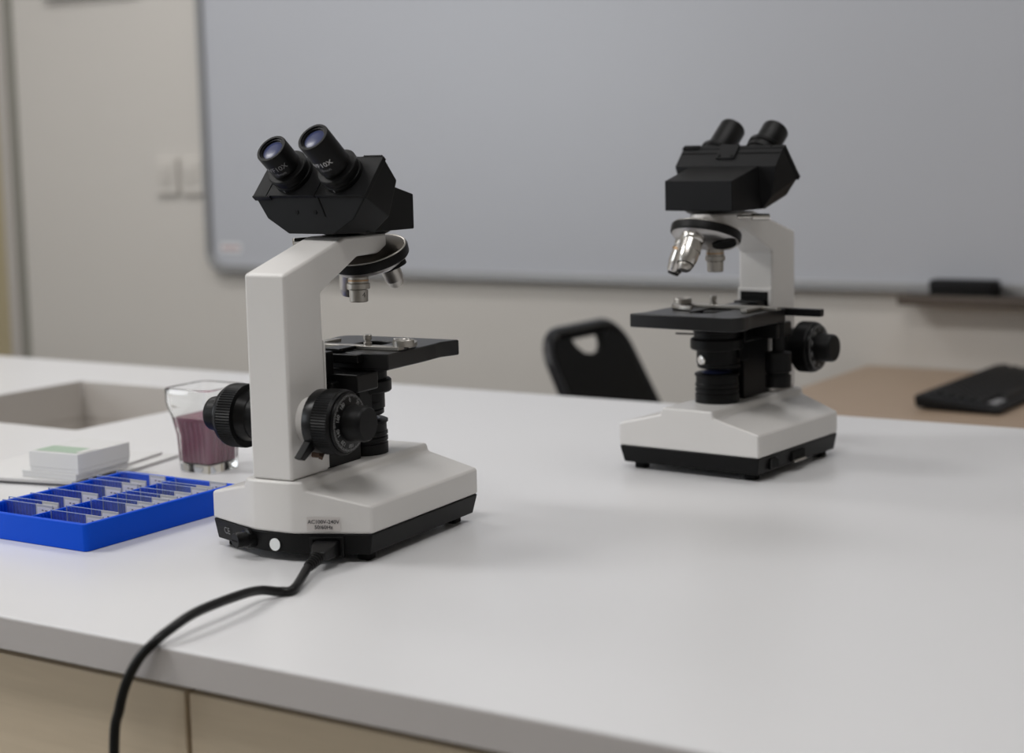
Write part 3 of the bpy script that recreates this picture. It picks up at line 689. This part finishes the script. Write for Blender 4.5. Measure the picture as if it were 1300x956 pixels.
for ci, (lst, uc, side) in enumerate(((Lc, -1.0868-.0010, 'left'), (Rc, -1.0172-.0014, 'right'))):
    for i, (v, dzs) in enumerate(lst):
        if proto is None: proto = make_slide(); s = proto
        else: s = copy_tree(proto)
        # drop into the nearest slot gap
        vl = v-.9925
        j = min(range(len(ys)-1), key=lambda q: abs((ys[q]+ys[q+1])/2-vl)); vl = (ys[j]+ys[j+1])/2
        p = W3(uc, vl+.9925, .0029+dzs)
        s.location = (p.x*S, p.y*S, p.z*S+TZ)
        if i == 0: lab = 'glass slide standing nearest the camera in the %s row of the blue tray' % side
        elif i == len(lst)-1: lab = 'glass slide standing farthest back in the %s row of the blue tray' % side
        else: lab = 'glass slide standing %s from the front in the %s row of the tray' % (ordw[i], side)
        tag(s, lab, 'glass slide', 'glass slides standing in the blue tray')

# ------------------------------------------------------------------ staining jar
j = thing('staining_jar', 'square glass staining jar of purple stain behind the blue slide tray', 'jar', W3(-1.1340, 1.2060, 0), TB)
def sq(h, r, z, n=4): return [(x, y, z) for x, y in rrect(-h, h, -h, h, r, n)]
rings = [sq(.0200, .004, .0), sq(.0208, .004, .002), sq(.0212, .004, .012), sq(.0224, .0045, .036), sq(.0258, .006, .054), sq(.0296, .008, .066), sq(.0302, .008, .0815), sq(.0297, .0083, .0826), sq(.0290, .0083, .0830),
         sq(.0276, .008, .0824), sq(.0270, .007, .066), sq(.0230, .006, .054), sq(.0196, .004, .036), sq(.0186, .003, .0095), sq(.0150, .003, .0078)]
MB().loft(rings).build('glass_body', 'glass', j, sharp=50)
MB().loft([sq(.0150, .003, .0079), sq(.01855, .003, .0096), sq(.01955, .004, .036), sq(.0229, .0055, .0539)]).build('purple_liquid', 'stain', j)
rbm = MB()
for k in range(5):
    q = -.0128+k*.0064
    for sgn in (-1, 1):
        pa = []
        for z, h in ((.010, .0187), (.036, .0197), (.050, .0222)):
            pa.append([(q-.0008, sgn*(h+.0001), z), (q+.0008, sgn*(h+.0001), z), (q+.0008, sgn*(h+.0010), z), (q-.0008, sgn*(h+.0010), z)])
        rbm.loft(pa)
        rbm.loft([[(sgn*(x*0+y_), x, z) for x, y_, z in [(p[0], abs(p[1]), p[2]) for p in r_]] for r_ in pa])
rbm.build('glass_ribs', 'stainfilm', j)

# ------------------------------------------------------------------ white cartons on booklets
def flat(name, label, cat, u, v, z, rot, w, l, h, m, bev, group=None):
    o = thing(name, label, cat, W3(u, v, z), TB+math.radians(rot), group)   # origin = near right corner
    return o
b1 = flat('booklet', 'thin pale booklet lying lowest, flat on the worktop under the white cartons', 'booklet', -1.1795, 1.0880, 0, 10.5, 0, 0, 0, None, 0, 'booklets under the white cartons')
MB().box(-.135, 0, 0, .155, .0002, .0026).build('pages', 'papergrey', b1, bevel=.0004)
MB().box(-.1355, .0004, -.0004, .1555, .0026, .0031).build('cover', 'paper', b1)
b2 = flat('booklet', 'thin pale booklet directly beneath the white cartons, on top of the other one', 'booklet', -1.1890, 1.0800, .0031, 12.5, 0, 0, 0, None, 0, 'booklets under the white cartons')
MB().box(-.135, 0, 0, .156, .0, .0022).build('pages', 'papergrey', b2, bevel=.0004)
MB().box(-.1355, .0004, -.0004, .1565, .0022, .0028).build('cover', 'paper', b2)
c1 = flat('flat_carton', 'shallow white carton beneath the green labelled white box', 'box', -1.1865, 1.0820, .0059, 4, 0, 0, 0, None, 0)
MB().box(-.068, 0, 0, .072, 0, .0060).build('tray', 'carton', c1, bevel=.0006)
MB().box(-.0683, .0003, -.0003, .0723, .0042, .0064).build('lid', 'carton', c1, bevel=.0005)
c2 = flat('slide_carton', 'white cardboard box with a green label on its lid, stacked behind the blue tray', 'box', -1.1835, 1.0830, .0123, 5, 0, 0, 0, None, 0)
MB().box(-.060, 0, 0, .072, 0, .0185).build('body', 'carton', c2, bevel=.0006)
MB().box(-.0604, .0004, -.0004, .0724, .0040, .0190).build('lid', 'carton', c2, bevel=.0006)
MB().poly([(-.057, .004, .0192), (-.006, .004, .0192), (-.006, .030, .0192), (-.057, .030, .0192)], [(0, 1, 2, 3)]).build('green_label', 'green', c2)
MB().poly([(-.010, .008, .0194), (-.002, .008, .0194), (-.002, .030, .0194), (-.010, .030, .0194)], [(0, 1, 2, 3)]).build('white_panel', 'paper', c2)

# ------------------------------------------------------------------ lamps and window
def area(name, loc, target, sx, sy, power, color):
    l = bpy.data.lights.new(name, 'AREA'); l.shape = 'RECTANGLE'; l.size = sx; l.size_y = sy; l.energy = power; l.color = color
    o = bpy.data.objects.new(name, l); COL.objects.link(o); o.location = loc
    o.rotation_euler = (Vector(target)-Vector(loc)).to_track_quat('-Z', 'Y').to_euler(); return o
def SW(u, v, z): p = W3(u, v, z); return Vector((p.x*S, p.y*S, p.z*S+TZ))
lamps = [(-2.3, .3, 'white ceiling light panel over the left, front part of the room'), (-2.3, 1.7, 'white ceiling light panel over the left, back part of the room'), (-.5, .3, 'white ceiling light panel over the right, front part of the room'), (-.5, 1.7, 'white ceiling light panel over the right, back part of the room')]
pw = [99, 40, 41, 21]
em = emis('lamp_diffuser', (1, .985, .96), 2.5)
for (u, v, lab), pwr in zip(lamps, pw):
    t = thing('ceiling_light', lab, 'ceiling light', W3(u, v, CZ), TB, 'ceiling light panels')
    MB().holed([(-.52, -.26), (.52, -.26), (.52, .26), (-.52, .26)], [(-.50, -.24), (.50, -.24), (.50, .24), (-.50, .24)], -.03, 0).build('frame', 'alu', t)
    MB().box(-.50, .50, -.24, .24, -.022, -.004).build('diffuser', em, t)
    c = SW(u, v, CZ-.04); area('ceiling_lamp_glow', c, c-Vector((0, 0, 1)), 1.1, .5, pwr, (1, .985, .975)).rotation_euler.z += TB
# daylight window in the left wall, towards the camera side
wf = MB(); wu = UL+.001
for v0, v1, z0, z1 in ((-1.6, .3, .15, .19), (-1.6, .3, 1.20, 1.24), (-1.6, -1.56, .19, 1.20), (.26, .3, .19, 1.20), (-.67, -.63, .19, 1.20)): ubox(wf, wu, wu+.03, v0, v1, z0, z1)
struct('window_1', wf, 'windowwhite')
gp = MB(); ubox(gp, wu+.004, wu+.008, -1.58, .28, .17, 1.22)
struct('window_2', gp, emis('window_daylight', (.86, .93, 1), 3.))
area('window_daylight_area', SW(UL+.06, -.65, .70), SW(-1.0, 1.1, .1), 2.1, 1.2, 120, (.90, .95, 1))

w = bpy.data.worlds.new('world'); bpy.context.scene.world = w; w.use_nodes = True
w.node_tree.nodes['Background'].inputs[0].default_value = (.8, .85, .9, 1); w.node_tree.nodes['Background'].inputs[1].default_value = .3

# ------------------------------------------------------------------ camera
F_PX, PITCH, ROLL = 2140.07, .1179, .0237
cam = bpy.data.cameras.new('camera'); co = bpy.data.objects.new('camera', cam); COL.objects.link(co)
cam.sensor_width = 36; cam.sensor_fit = 'HORIZONTAL'; cam.lens = F_PX/1300*36
cam.shift_y = -44.5/1300
co.location = (0, 0, .3119*S+TZ)
co.matrix_world = Matrix.Translation(co.location) @ Matrix.Rotation(pi/2-PITCH, 4, 'X') @ Matrix.Rotation(-ROLL, 4, 'Z')
cam.clip_start = .02
cam.dof.use_dof = True; cam.dof.focus_distance = 1.35*S; cam.dof.aperture_fstop = 3.8
sc = bpy.context.scene; sc.camera = co
sc.view_settings.view_transform = 'Standard'; sc.view_settings.look = 'None'; sc.view_settings.gamma = 1; sc.view_settings.use_curve_mapping = False
sc.view_settings.exposure = -1.70
sc.cycles.use_denoising = True
sc.cycles.max_bounces = 10; sc.cycles.transmission_bounces = 10; sc.cycles.sample_clamp_indirect = 4
